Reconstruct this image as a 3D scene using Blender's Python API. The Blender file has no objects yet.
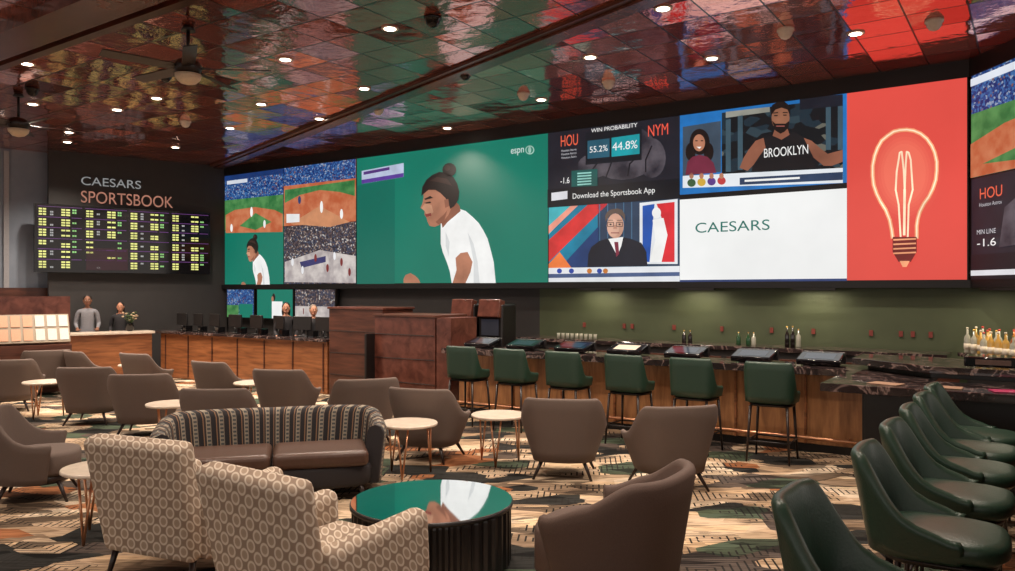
import bpy, bmesh, math, random
from mathutils import Vector, Matrix
random.seed(4)
sc=bpy.context.scene
sc.view_settings.view_transform='Standard'
sc.view_settings.exposure=0.0
TH=math.radians(34.3); CT=math.cos(TH); ST=math.sin(TH)
CEIL=5.05
# ---------- colours / materials ----------
def lin(c):
    c=c/255.0
    return c/12.92 if c<=0.04045 else ((c+0.055)/1.055)**2.4
def col(r,g,b): return (lin(r),lin(g),lin(b),1)
MC={}
def mat(name,c,rough=0.6,metal=0.0,em=0.0,bump=0.0,bscale=60,coat=0.0,spec=0.5,vary=0.0):
    if name in MC: return MC[name]
    m=bpy.data.materials.new(name); m.use_nodes=True
    nt=m.node_tree; p=nt.nodes['Principled BSDF']
    p.inputs['Base Color'].default_value=c
    p.inputs['Roughness'].default_value=rough
    p.inputs['Metallic'].default_value=metal
    p.inputs['Coat Weight'].default_value=coat
    p.inputs['Specular IOR Level'].default_value=spec
    if em>0:
        p.inputs['Emission Color'].default_value=c
        p.inputs['Emission Strength'].default_value=em
        p.inputs['Base Color'].default_value=(0.01,0.01,0.01,1)
        if vary>0:
            tc=nt.nodes.new('ShaderNodeTexCoord'); n=nt.nodes.new('ShaderNodeTexNoise')
            n.inputs['Scale'].default_value=bscale; n.inputs['Detail'].default_value=4
            nt.links.new(tc.outputs['Object'],n.inputs['Vector'])
            r=nt.nodes.new('ShaderNodeMapRange'); r.inputs[1].default_value=.3; r.inputs[2].default_value=.7
            r.inputs[3].default_value=em*(1-vary); r.inputs[4].default_value=em*(1+vary)
            nt.links.new(n.outputs['Fac'],r.inputs[0]); nt.links.new(r.outputs[0],p.inputs['Emission Strength'])
    else:
        tc=nt.nodes.new('ShaderNodeTexCoord'); n=nt.nodes.new('ShaderNodeTexNoise')
        n.inputs['Scale'].default_value=bscale; n.inputs['Detail'].default_value=3
        nt.links.new(tc.outputs['Object'],n.inputs['Vector'])
        mx=nt.nodes.new('ShaderNodeMix'); mx.data_type='RGBA'
        mx.inputs[6].default_value=[v*0.8 for v in c[:3]]+[1]; mx.inputs[7].default_value=[min(1,v*1.2) for v in c[:3]]+[1]
        nt.links.new(n.outputs['Fac'],mx.inputs[0]); nt.links.new(mx.outputs[2],p.inputs['Base Color'])
        if bump>0:
            b=nt.nodes.new('ShaderNodeBump'); b.inputs['Strength'].default_value=bump; b.inputs['Distance'].default_value=0.01
            nt.links.new(n.outputs['Fac'],b.inputs['Height']); nt.links.new(b.outputs['Normal'],p.inputs['Normal'])
    MC[name]=m; return m
def emc(r,g,b,s=1.0):
    v=.08 if min(r,g,b)>190 else .22
    return mat('led_%d_%d_%d_%d'%(r,g,b,int(s*10)),col(r,g,b),em=s,rough=0.5,vary=v,bscale=2.6)
def nodes(name):
    m=bpy.data.materials.new(name); m.use_nodes=True
    nt=m.node_tree; MC[name]=m
    return m,nt,nt.nodes['Principled BSDF'],(lambda t:nt.nodes.new(t)),(lambda a,b:nt.links.new(a,b))
def ramp(nt,stops,const=False):
    r=nt.nodes.new('ShaderNodeValToRGB'); cr=r.color_ramp
    if const: cr.interpolation='CONSTANT'
    while len(cr.elements)<len(stops): cr.elements.new(0.5)
    for e,(p,c) in zip(cr.elements,stops): e.position=p; e.color=c
    return r
def wood(name,c1,c2,rough=0.3,scale=3,axis=(1,1,8),rot=0):
    m,nt,p,N,L=nodes(name)
    tc=N('ShaderNodeTexCoord'); mp=N('ShaderNodeMapping'); mp.inputs['Scale'].default_value=axis
    mp.inputs['Rotation'].default_value=(0,0,rot)
    n=N('ShaderNodeTexNoise'); n.inputs['Scale'].default_value=scale; n.inputs['Detail'].default_value=6; n.inputs['Distortion'].default_value=0.6
    r=ramp(nt,[(0.3,c1),(0.7,c2)])
    L(tc.outputs['Object'],mp.inputs[0]); L(mp.outputs[0],n.inputs['Vector']); L(n.outputs['Fac'],r.inputs[0]); L(r.outputs[0],p.inputs['Base Color'])
    p.inputs['Roughness'].default_value=rough
    return m
WOOD=wood('walnut_wood',col(64,36,28),col(100,60,46),0.3,2,(1,1,9))
WOODB=wood('bar_front_wood',col(136,90,56),col(194,138,90),0.35,2,(6,6,1))
WOODK=wood('counter_wood',col(116,70,42),col(166,106,66),0.35,2,(1,1,9))
WOODT=wood('trim_wood',col(76,40,32),col(112,66,54),0.25,2,(3,3,3))
def carpet():
    m,nt,p,N,L=nodes('patterned_carpet')
    tc=N('ShaderNodeTexCoord'); mp=N('ShaderNodeMapping'); mp.inputs['Rotation'].default_value=(0,0,TH+0.25); mp.inputs['Scale'].default_value=(0.9,1.4,1)
    L(tc.outputs['Object'],mp.inputs[0])
    v=N('ShaderNodeTexVoronoi'); v.distance='MANHATTAN'; v.inputs['Scale'].default_value=1.9
    L(mp.outputs[0],v.inputs['Vector'])
    sp=N('ShaderNodeSeparateColor'); L(v.outputs['Color'],sp.inputs[0])
    r=ramp(nt,[(0,col(48,48,46)),(0.18,col(204,180,152)),(0.38,col(146,124,102)),(0.5,col(76,88,72)),(0.58,col(190,164,136)),(0.74,col(88,78,72)),(0.84,col(164,108,72)),(0.90,col(222,202,176))],True)
    L(sp.outputs[0],r.inputs[0])
    ms=N('ShaderNodeMath'); ms.operation='MULTIPLY'; ms.inputs[1].default_value=7
    L(v.outputs['Distance'],ms.inputs[0])
    fr=N('ShaderNodeMath'); fr.operation='FRACT'; L(ms.outputs[0],fr.inputs[0])
    gt=N('ShaderNodeMath'); gt.operation='GREATER_THAN'; gt.inputs[1].default_value=0.74; L(fr.outputs[0],gt.inputs[0])
    n=N('ShaderNodeTexNoise'); n.inputs['Scale'].default_value=1.3; L(mp.outputs[0],n.inputs['Vector'])
    g2=N('ShaderNodeMath'); g2.operation='GREATER_THAN'; g2.inputs[1].default_value=0.49; L(n.outputs['Fac'],g2.inputs[0])
    mu=N('ShaderNodeMath'); mu.operation='MULTIPLY'; L(gt.outputs[0],mu.inputs[0]); L(g2.outputs[0],mu.inputs[1])
    mx=N('ShaderNodeMix'); mx.data_type='RGBA'; mx.inputs[7].default_value=col(44,42,40)
    L(mu.outputs[0],mx.inputs[0]); L(r.outputs[0],mx.inputs[6])
    mp3=N('ShaderNodeMapping'); mp3.inputs['Rotation'].default_value=(0,0,TH-0.5); mp3.inputs['Scale'].default_value=(0.7,2.2,1); L(tc.outputs['Object'],mp3.inputs[0])
    v3=N('ShaderNodeTexVoronoi'); v3.inputs['Scale'].default_value=3.2; L(mp3.outputs[0],v3.inputs['Vector'])
    s3=N('ShaderNodeSeparateColor'); L(v3.outputs['Color'],s3.inputs[0])
    r3=ramp(nt,[(0,(0.22,0.21,0.21,1)),(0.22,(0.72,0.69,0.65,1)),(0.45,(1,1,1,1)),(0.85,(1.15,1.1,1.0,1))],True); L(s3.outputs[1],r3.inputs[0])
    m3=N('ShaderNodeMix'); m3.data_type='RGBA'; m3.blend_type='MULTIPLY'; m3.inputs[0].default_value=0.92
    L(mx.outputs[2],m3.inputs[6]); L(r3.outputs[0],m3.inputs[7])
    mp2=N('ShaderNodeMapping'); mp2.inputs['Rotation'].default_value=(0,0,TH-0.3); mp2.inputs['Scale'].default_value=(2.0,26,1)
    L(tc.outputs['Object'],mp2.inputs[0])
    n2=N('ShaderNodeTexNoise'); n2.inputs['Scale'].default_value=1.7; n2.inputs['Detail'].default_value=2; L(mp2.outputs[0],n2.inputs['Vector'])
    r2=ramp(nt,[(0.43,(0.45,0.43,0.41,1)),(0.47,(1,1,1,1))])
    L(n2.outputs['Fac'],r2.inputs[0])
    m2=N('ShaderNodeMix'); m2.data_type='RGBA'; m2.blend_type='MULTIPLY'; m2.inputs[0].default_value=0.8
    L(m3.outputs[2],m2.inputs[6]); L(r2.outputs[0],m2.inputs[7]); L(m2.outputs[2],p.inputs['Base Color'])
    p.inputs['Roughness'].default_value=0.95; p.inputs['Specular IOR Level'].default_value=0.15
    return m
CARPET=carpet()
def ceilmat(name,c1,c2,metal,rough,tilt):
    m,nt,p,N,L=nodes(name)
    tc=N('ShaderNodeTexCoord'); mp=N('ShaderNodeMapping'); mp.inputs['Rotation'].default_value=(0,0,TH)
    L(tc.outputs['Object'],mp.inputs[0])
    dv=N('ShaderNodeVectorMath'); dv.operation='SCALE'; dv.inputs['Scale'].default_value=1/0.61; L(mp.outputs[0],dv.inputs[0])
    fl=N('ShaderNodeVectorMath'); fl.operation='FLOOR'; L(dv.outputs[0],fl.inputs[0])
    wn=N('ShaderNodeTexWhiteNoise'); wn.noise_dimensions='2D'; L(fl.outputs[0],wn.inputs['Vector'])
    frc=N('ShaderNodeVectorMath'); frc.operation='FRACTION'; L(dv.outputs[0],frc.inputs[0])
    sx=N('ShaderNodeSeparateXYZ'); L(frc.outputs[0],sx.inputs[0])
    def edge(o):
        a=N('ShaderNodeMath'); a.operation='SUBTRACT'; a.inputs[1].default_value=0.5; L(o,a.inputs[0])
        b=N('ShaderNodeMath'); b.operation='ABSOLUTE'; L(a.outputs[0],b.inputs[0]); return b.outputs[0]
    mxx=N('ShaderNodeMath'); mxx.operation='MAXIMUM'; L(edge(sx.outputs[0]),mxx.inputs[0]); L(edge(sx.outputs[1]),mxx.inputs[1])
    ed=N('ShaderNodeMath'); ed.operation='GREATER_THAN'; ed.inputs[1].default_value=0.482; L(mxx.outputs[0],ed.inputs[0])
    sb=N('ShaderNodeVectorMath'); sb.operation='SUBTRACT'; sb.inputs[1].default_value=(0.5,0.5,0.5); L(wn.outputs['Color'],sb.inputs[0])
    scl=N('ShaderNodeVectorMath'); scl.operation='SCALE'; scl.inputs['Scale'].default_value=tilt; L(sb.outputs[0],scl.inputs[0])
    n=N('ShaderNodeTexNoise'); n.inputs['Scale'].default_value=5.5; n.inputs['Detail'].default_value=3; L(tc.outputs['Object'],n.inputs['Vector'])
    bp=N('ShaderNodeBump'); bp.inputs['Strength'].default_value=0.4; bp.inputs['Distance'].default_value=0.02; L(n.outputs['Fac'],bp.inputs['Height'])
    ad=N('ShaderNodeVectorMath'); ad.operation='ADD'; L(bp.outputs['Normal'],ad.inputs[0]); L(scl.outputs[0],ad.inputs[1])
    nm=N('ShaderNodeVectorMath'); nm.operation='NORMALIZE'; L(ad.outputs[0],nm.inputs[0]); L(nm.outputs[0],p.inputs['Normal'])
    r=ramp(nt,[(0.2,c1),(0.8,c2)]); L(wn.outputs['Value'],r.inputs[0])
    mx=N('ShaderNodeMix'); mx.data_type='RGBA'; mx.inputs[7].default_value=(0.03,0.016,0.013,1)
    L(ed.outputs[0],mx.inputs[0]); L(r.outputs[0],mx.inputs[6]); L(mx.outputs[2],p.inputs['Base Color'])
    rr=N('ShaderNodeMath'); rr.operation='MULTIPLY_ADD'; rr.inputs[1].default_value=0.5; rr.inputs[2].default_value=rough; L(ed.outputs[0],rr.inputs[0]); L(rr.outputs[0],p.inputs['Roughness'])
    p.inputs['Metallic'].default_value=metal; p.inputs['Specular IOR Level'].default_value=1.0
    p.inputs['Coat Weight'].default_value=.5; p.inputs['Coat Roughness'].default_value=.06; L(nm.outputs[0],p.inputs['Coat Normal'])
    return m
CEILR=ceilmat('ceiling_tile_gloss',col(205,96,82),col(250,160,142),0.7,0.07,0.12)
CEILL=ceilmat('ceiling_tile_brown',col(160,74,58),col(210,112,88),0.6,0.10,0.11)
def marble():
    m,nt,p,N,L=nodes('dark_marble')
    tc=N('ShaderNodeTexCoord'); n=N('ShaderNodeTexNoise'); n.inputs['Scale'].default_value=2.5; n.inputs['Detail'].default_value=8; n.inputs['Distortion'].default_value=1.6
    L(tc.outputs['Object'],n.inputs['Vector'])
    r=ramp(nt,[(0.0,col(30,25,25)),(0.47,col(48,39,39)),(0.5,col(140,118,112)),(0.53,col(52,42,42)),(1,col(28,24,24))]); L(n.outputs['Fac'],r.inputs[0]); L(r.outputs[0],p.inputs['Base Color'])
    p.inputs['Roughness'].default_value=0.06; p.inputs['Specular IOR Level'].default_value=.8
    return m
MARBLE=marble()
def ringfab():
    m,nt,p,N,L=nodes('ring_pattern_fabric')
    tc=N('ShaderNodeTexCoord')
    sx=N('ShaderNodeSeparateXYZ'); L(tc.outputs['Object'],sx.inputs[0])
    def M(op,a,b_):
        q=N('ShaderNodeMath'); q.operation=op
        for i,k in enumerate((a,b_)):
            if isinstance(k,(int,float)): q.inputs[i].default_value=k
            else: L(k,q.inputs[i])
        return q.outputs[0]
    px=M('ADD',sx.outputs[0],sx.outputs[1]); pz=M('ADD',sx.outputs[2],M('MULTIPLY',sx.outputs[1],0.6))
    a=M('MULTIPLY',M('ADD',px,pz),9.0); c=M('MULTIPLY',M('SUBTRACT',px,pz),9.0)
    cb=N('ShaderNodeCombineXYZ'); L(a,cb.inputs[0]); L(c,cb.inputs[1])
    v=N('ShaderNodeTexVoronoi'); v.voronoi_dimensions='2D'; v.inputs['Randomness'].default_value=0; v.inputs['Scale'].default_value=1.0
    L(cb.outputs[0],v.inputs['Vector'])
    r=ramp(nt,[(0,col(164,144,124)),(0.27,col(168,148,128)),(0.31,col(208,194,176)),(0.42,col(208,194,176)),(0.47,col(148,128,110)),(1,col(140,120,102))]); L(v.outputs['Distance'],r.inputs[0]); L(r.outputs[0],p.inputs['Base Color'])
    p.inputs['Roughness'].default_value=0.85
    return m
RING=ringfab()
def stripe():
    m,nt,p,N,L=nodes('striped_upholstery')
    uv=N('ShaderNodeUVMap'); sx=N('ShaderNodeSeparateXYZ'); L(uv.outputs[0],sx.inputs[0])
    a=N('ShaderNodeMath'); a.operation='MULTIPLY'; a.inputs[1].default_value=7.5; L(sx.outputs[0],a.inputs[0])
    f=N('ShaderNodeMath'); f.operation='FRACT'; L(a.outputs[0],f.inputs[0])
    r=ramp(nt,[(0,col(40,36,38)),(0.3,col(132,120,106)),(0.36,col(74,78,78)),(0.62,col(166,150,128)),(0.68,col(54,48,48)),(0.84,col(140,106,78)),(0.92,col(36,32,34))],True); L(f.outputs[0],r.inputs[0])
    w=N('ShaderNodeMath'); w.operation='MULTIPLY'; w.inputs[1].default_value=26; L(sx.outputs[1],w.inputs[0])
    fw=N('ShaderNodeMath'); fw.operation='FRACT'; L(w.outputs[0],fw.inputs[0])
    g=N('ShaderNodeMath'); g.operation='GREATER_THAN'; g.inputs[1].default_value=0.5; L(fw.outputs[0],g.inputs[0])
    g3=N('ShaderNodeMath'); g3.operation='COMPARE'; g3.inputs[1].default_value=0.49; g3.inputs[2].default_value=.13; L(f.outputs[0],g3.inputs[0])
    mu=N('ShaderNodeMath'); mu.operation='MULTIPLY'; L(g.outputs[0],mu.inputs[0]); L(g3.outputs[0],mu.inputs[1])
    mx=N('ShaderNodeMix'); mx.data_type='RGBA'; mx.inputs[7].default_value=col(144,134,118); L(mu.outputs[0],mx.inputs[0]); L(r.outputs[0],mx.inputs[6])
    L(mx.outputs[2],p.inputs['Base Color']); p.inputs['Roughness'].default_value=0.8
    return m
STRIPE=stripe()
def crowd(name,stops,scale,s=1.0,sc3=(1,1,1)):
    m,nt,p,N,L=nodes(name)
    tc=N('ShaderNodeTexCoord'); mp=N('ShaderNodeMapping'); mp.inputs['Scale'].default_value=sc3
    v=N('ShaderNodeTexVoronoi'); v.inputs['Scale'].default_value=scale
    L(tc.outputs['Object'],mp.inputs[0]); L(mp.outputs[0],v.inputs['Vector'])
    s1=N('ShaderNodeSeparateColor'); L(v.outputs['Color'],s1.inputs[0])
    r=ramp(nt,stops,True); L(s1.outputs[0],r.inputs[0]); L(r.outputs[0],p.inputs['Emission Color']); p.inputs['Emission Strength'].default_value=s
    p.inputs['Base Color'].default_value=(0.01,0.01,0.01,1)
    return m
CROWDB=crowd('led_crowd_blue',[(0,col(20,50,110)),(0.3,col(60,110,170)),(0.6,col(36,76,140)),(0.86,col(150,165,190)),(0.95,col(130,90,90))],34,0.9)
CROWDD=crowd('led_crowd_arena',[(0,col(46,40,50)),(0.35,col(90,74,76)),(0.6,col(60,70,94)),(0.85,col(150,130,120)),(0.95,col(200,195,190))],34,0.9)
CROWDK=crowd('led_gym',[(0,col(14,22,28)),(0.5,col(30,50,62)),(0.8,col(50,70,80)),(0.93,col(110,110,100))],5,0.8,(1,1,2))
def infield(name,c1,c2,sc_=5):
    m,nt,p,N,L=nodes(name)
    tc=N('ShaderNodeTexCoord'); n=N('ShaderNodeTexNoise'); n.inputs['Scale'].default_value=sc_; n.inputs['Detail'].default_value=5; L(tc.outputs['Object'],n.inputs['Vector'])
    r=ramp(nt,[(0.35,c1),(0.65,c2)]); L(n.outputs['Fac'],r.inputs[0]); L(r.outputs[0],p.inputs['Emission Color']); p.inputs['Emission Strength'].default_value=.95
    p.inputs['Base Color'].default_value=(0.01,0.01,0.01,1); return m
DIRT=infield('led_dirt',col(186,92,56),col(206,126,88)); GRASS=infield('led_grass',col(46,112,60),col(86,146,84)); COURT=infield('led_court',col(170,160,160),col(214,205,200)); GLOVE=infield('led_glove',col(40,38,48),col(92,86,94),3)
FABG=mat('grey_brown_fabric',col(104,89,81),0.85,bump=0.3,bscale=180)
FABB=mat('brown_velvet',col(90,71,62),0.75,bump=0.2,bscale=120)
GREEN=mat('green_leather',col(36,60,47),0.38,bump=0.15,bscale=90)
LEATH=mat('brown_leather',col(80,57,46),0.35,bump=0.15,bscale=40)
BLK=mat('black_metal',col(28,25,25),0.35,bscale=30)
BLKG=mat('black_gloss',col(16,15,17),0.08,bscale=20)
DLEG=mat('dark_wood_leg',col(40,28,24),0.35,bscale=20)
ROSE=mat('rose_gold',col(205,150,115),0.28,0.9,bscale=20)
TOPW=mat('white_stone',col(222,206,188),0.2,bscale=12)
GLASSTOP=mat('mirror_black_glass',col(250,255,252),0.03,1.0,bscale=2)
# ---------- builder ----------
class B:
    def __init__(s): s.bm=bmesh.new(); s.mats=[]; s.uv=s.bm.loops.layers.uv.new('UVMap')
    def mi(s,m):
        if m not in s.mats: s.mats.append(m)
        return s.mats.index(m)
    def _tag(s,verts,m):
        i=s.mi(m)
        fs=set(f for v in verts for f in v.link_faces)
        for f in fs: f.material_index=i
    def box(s,c,d,m,rot=None,top=1.0):
        r=bmesh.ops.create_cube(s.bm,size=1); vs=r['verts']
        M=Matrix.Translation(c)@(rot.to_4x4() if rot else Matrix.Identity(4))
        for v in vs:
            k=top if v.co.z>0 else 1
            v.co=M@Vector((v.co.x*d[0]*k,v.co.y*d[1],v.co.z*d[2]))
        s._tag(vs,m); return vs
    def rbox(s,c,d,m,rot=None,r=0.03,seg=3,top=1.0):
        vs=s.box(c,d,m,rot,top); i=s.mi(m)
        es=list(set(e for v in vs for e in v.link_edges))
        q=bmesh.ops.bevel(s.bm,geom=es,offset=r,segments=seg,affect='EDGES',profile=0.5)
        for f in q['faces']: f.material_index=i; f.smooth=True
    def cyl(s,p0,p1,r0,r1,m,seg=12):
        p0=Vector(p0);p1=Vector(p1); d=p1-p0
        q=d.to_track_quat('Z','Y').to_matrix().to_4x4()
        r=bmesh.ops.create_cone(s.bm,cap_ends=True,segments=seg,radius1=r0,radius2=r1,depth=d.length)
        M=Matrix.Translation((p0+p1)/2)@q
        for v in r['verts']: v.co=M@v.co
        s._tag(r['verts'],m)
        for f in set(f for v in r['verts'] for f in v.link_faces):
            if len(f.verts)==4: f.smooth=True
    def sph(s,c,d,m,rot=None,seg=14):
        r=bmesh.ops.create_uvsphere(s.bm,u_segments=seg,v_segments=max(6,seg*2//3),radius=1)
        M=Matrix.Translation(c)@(rot.to_4x4() if rot else Matrix.Identity(4))
        for v in r['verts']: v.co=M@Vector((v.co.x*d[0],v.co.y*d[1],v.co.z*d[2]))
        s._tag(r['verts'],m)
        for f in set(f for v in r['verts'] for f in v.link_faces): f.smooth=True
    def poly(s,pts,m):
        vs=[s.bm.verts.new(p) for p in pts]
        f=s.bm.faces.new(vs); f.material_index=s.mi(m); return f
    def prism(s,pts,z0,z1,m):
        a=[s.bm.verts.new((p[0],p[1],z0)) for p in pts]; b=[s.bm.verts.new((p[0],p[1],z1)) for p in pts]; n=len(pts); i=s.mi(m)
        fs=[s.bm.faces.new(b),s.bm.faces.new(a[::-1])]
        for k in range(n): fs.append(s.bm.faces.new((a[k],a[(k+1)%n],b[(k+1)%n],b[k])))
        for f in fs: f.material_index=i
    def lathe(s,prof,c,m,seg=20):
        i=s.mi(m); rings=[]
        for r,z in prof: rings.append([s.bm.verts.new((c[0]+r*math.cos(2*math.pi*k/seg),c[1]+r*math.sin(2*math.pi*k/seg),c[2]+z)) for k in range(seg)])
        for a,b in zip(rings,rings[1:]):
            for k in range(seg):
                f=s.bm.faces.new((a[k],a[(k+1)%seg],b[(k+1)%seg],b[k])); f.material_index=i; f.smooth=True
        for rr in (rings[0][::-1],rings[-1]):
            f=s.bm.faces.new(rr); f.material_index=i
    def finish(s,name,loc=(0,0,0),rz=0,bevel=0):
        bmesh.ops.recalc_face_normals(s.bm,faces=s.bm.faces)
        me=bpy.data.meshes.new(name); s.bm.to_mesh(me); s.bm.free()
        for m in s.mats: me.materials.append(m)
        o=bpy.data.objects.new(name,me); sc.collection.objects.link(o)
        o.location=loc; o.rotation_euler=(0,0,rz)
        if bevel>0:
            md=o.modifiers.new('bevel','BEVEL'); md.width=bevel; md.segments=2; md.limit_method='ANGLE'; md.angle_limit=math.radians(40)
        return o
def sp(x,p): return math.copysign(abs(x)**p,x)
def shell(b,w,d,p,zb,ztf,R,flare,th,m,N=40,M=6,zbf=None,yoff=0,lean=0):
    i0=b.mi(m); cols=[]; arc=0; last=None
    for i in range(N+1):
        t=-1+2*i/N; a=math.radians(R)*t; at=abs(t)
        px,py=w*sp(math.sin(a),p),-d*sp(math.cos(a),p)
        if last: arc+=math.hypot(px-last[0],py-last[1])
        last=(px,py)
        L=math.hypot(px,py); nx,ny=px/L,py/L
        zt=ztf(at); z0=zb if zbf is None else zbf(at); pr=[]
        top=zt-th/2; ln=lambda z:-lean*max(0,z-.45)
        for j in range(M+1):
            f=j/M; s=flare+(1-flare)*f; z=z0+(top-z0)*f; pr.append((px*s,py*s+yoff+ln(z),z))
        for k in range(1,4):
            an=math.pi*k/4; off=th/2*(1-math.cos(an)); z=top+th/2*math.sin(an); pr.append((px-nx*off,py-ny*off+yoff+ln(z),z))
        for j in range(M,-1,-1):
            f=j/M; s=flare+(1-flare)*f; z=z0+(top-z0)*f; pr.append((px*s-nx*th,py*s-ny*th+yoff+ln(z),z))
        cols.append(([b.bm.verts.new(q) for q in pr],arc))
    for (A,ua),(C,uc) in zip(cols,cols[1:]):
        n=len(A)
        for k in range(n):
            f=b.bm.faces.new((A[k],C[k],C[(k+1)%n],A[(k+1)%n])); f.material_index=i0; f.smooth=True
            for lp,u in zip(f.loops,(ua,uc,uc,ua)): lp[b.uv].uv=(u,lp.vert.co.z)
    for c in (cols[0][0],cols[-1][0][::-1]):
        f=b.bm.faces.new(c); f.material_index=i0
        for lp in f.loops: lp[b.uv].uv=(0.02,lp.vert.co.z)
def cushion(b,w,d,p,z0,z1,m,c=(0,0),seg=36,r=0.035):
    prof=[(0,z0,1-r/w),(0,z0+r,1),(0,z1-r,1),(0,z1-r*0.3,1-r*0.4/w),(0,z1,1-r*1.4/w),(0,z1+0.012,0.5)]
    i=b.mi(m); rings=[]
    for _,z,s in prof:
        rings.append([b.bm.verts.new((c[0]+w*s*sp(math.cos(2*math.pi*k/seg),p),c[1]+d*s*sp(math.sin(2*math.pi*k/seg),p),z)) for k in range(seg)])
    for A,C in zip(rings,rings[1:]):
        for k in range(seg):
            f=b.bm.faces.new((A[k],A[(k+1)%seg],C[(k+1)%seg],C[k])); f.material_index=i; f.smooth=True
    f=b.bm.faces.new(rings[0][::-1]); f.material_index=i
    f=b.bm.faces.new(rings[-1]); f.material_index=i; f.smooth=True
def sm(x): x=max(0,min(1,x)); return x*x*(3-2*x)
# ---------- frames ----------
FW=(0,0,-TH)
CX,CY=-7.11,19.5; FL=(CX,CY,math.atan2(.616,.788))
PX,PY=6.18,10.43; FR=(PX,PY,math.atan2(-1,.06))
def to_world(fr,x,y):
    c,s=math.cos(fr[2]),math.sin(fr[2]); return (fr[0]+c*x-s*y, fr[1]+s*x+c*y)
def W(u,v): return to_world(FW,u,v)
def fin(b,name,fr,bevel=0): return b.finish(name,(fr[0],fr[1],0),fr[2],bevel)
def text(body,fr,x,y,z,w,h,m,parent=None,name='lettering'):
    cu=bpy.data.curves.new(name,'FONT'); cu.body=body; cu.size=1; cu.align_x='LEFT'; cu.extrude=0.0
    cu.materials.append(m)
    o=bpy.data.objects.new(name,cu); sc.collection.objects.link(o); bpy.context.view_layer.update()
    dx,dy=o.dimensions.x,o.dimensions.y
    o.scale=(w/max(dx,1e-3),h/max(dy,1e-3),1)
    X,Y=to_world(fr,x,y); o.location=(X,Y,z); o.rotation_euler=(math.pi/2,0,fr[2])
    if parent:
        bpy.context.view_layer.update()
        o.parent=parent; o.matrix_parent_inverse=parent.matrix_world.inverted()
    return o
# ---------- room shell ----------
b=B(); b.box((-9,2,-0.05),(44,36,0.1),CARPET); b.finish('floor')
b=B(); bx=(1.42,8.28); e1=(bx[0]+.615*14,bx[1]-.788*14); e2=(-6.77-.615*1.5,18.8+.788*1.5)
b.prism([e1,(14,-3),(14,8),W(0.5,13),W(-17.3,13),e2],CEIL,CEIL+.1,CEILR); b.finish('ceiling')
b=B(); b.prism([e1,e2,(-9,21),(-26,12),(-20,-3)],CEIL,CEIL+.1,CEILL); b.finish('ceiling_lounge')
b=B(); ang=math.atan2(.788,-.615); mid=((e1[0]+e2[0])/2,(e1[1]+e2[1])/2); Ln=math.hypot(e1[0]-e2[0],e1[1]-e2[1])
b.box((0,0,CEIL-.03),(Ln,.22,.08),WOODT); b.box((0,0.16,CEIL-.02),(Ln,.08,.04),WOOD)
b.finish('trim_1',(mid[0],mid[1],0),ang)
b=B(); b.box((-12,0,CEIL-.06),(16,.5,.14),WOODT); b.box((-12,0.5,CEIL-.03),(16,.12,.08),WOOD); X,Y=W(0,4.35); b.finish('trim_2',(X,Y,0),-TH)
GRNW=mat('olive_green_wall',col(72,80,56),0.6,bscale=3)
DARKW=mat('charcoal_wall',col(50,48,48),0.6,bscale=3)
BLUEW=mat('blue_grey_wall',col(132,142,156),0.6,bscale=3)
BLACKW=mat('black_fascia',col(16,16,18),0.5,bscale=3)
b=B(); b.box((-3.8,12.25,2.55),(7.6,.1,5.1),GRNW); b.box((-12.3,12.25,2.55),(9.4,.1,5.1),DARKW)
fin(b,'wall_back',FW)
b=B(); b.box((-8.8,12.15,4.93),(16.3,.14,.24),BLACKW); b.box((-8.8,12.12,2.03),(16.3,.2,.1),BLACKW); fin(b,'trim_3',FW)
b=B(); b.box((1.5,0.56,2.55),(4.2,.1,5.1),GRNW); fin(b,'wall_right',FR)
b=B(); b.box((1.5,0.26,4.93),(3.2,.5,.24),BLACKW); b.box((1.5,0.24,2.03),(3.2,.5,.1),BLACKW); fin(b,'trim_4',FR)
b=B(); b.box((-1.9,0.08,2.55),(3.9,.16,5.1),DARKW); fin(b,'wall_left',FL)
b=B(); b.box((-7.5,0.5,2.55),(9,.1,5.1),BLUEW); b.box((-4.6,0.42,2.5),(.1,.06,5),mat('grey_trim',col(160,160,164),0.5)); b.box((-6.1,0.42,2.5),(.1,.06,5),MC['grey_trim'])
b.box((-4.9,0.4,1.0),(2.2,.1,2.0),WOOD); fin(b,'wall_left_far',FL)
# ---------- video wall art ----------
D=12.1; F=775.0
def P(x,y):
    a=(x-507.5)/F; Z=D/(ST*a+CT); X=a*Z
    return (CT*X-ST*Z, 1.95+(290-y)*Z/F)
H0,H1=2.09,4.81
def art(b,pts,m,l,raw=False):
    q=[p if raw else P(*p) for p in pts]
    b.poly([(u,D-0.003*l,h) for u,h in q],m)
def rect(b,u0,u1,h0,h1,m,l): art(b,[(u0,h0),(u1,h0),(u1,h1),(u0,h1)],m,l,True)
def ell(b,x,y,rx,ry,m,l,n=20,rot=0):
    c,s=math.cos(rot),math.sin(rot)
    art(b,[(x+rx*math.cos(2*math.pi*k/n)*c-ry*math.sin(2*math.pi*k/n)*s,y+rx*math.cos(2*math.pi*k/n)*s+ry*math.sin(2*math.pi*k/n)*c) for k in range(n)],m,l)
def stroke(b,pts,w,m,l):
    for (x0,y0),(x1,y1) in zip(pts,pts[1:]):
        dx,dy=x1-x0,y1-y0; L=math.hypot(dx,dy) or 1; nx,ny=-dy/L*w/2,dx/L*w/2; ex,ey=dx/L*w*.2,dy/L*w*.2
        art(b,[(x0+nx-ex,y0+ny-ey),(x1+nx+ex,y1+ny+ey),(x1-nx+ex,y1-ny+ey),(x0-nx-ex,y0-ny-ey)],m,l)
def flat(r,g,b_,s=.95): return mat('panel_%d_%d_%d'%(r,g,b_),col(r,g,b_),em=s,rough=.5,vary=.07,bscale=.6)
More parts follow.
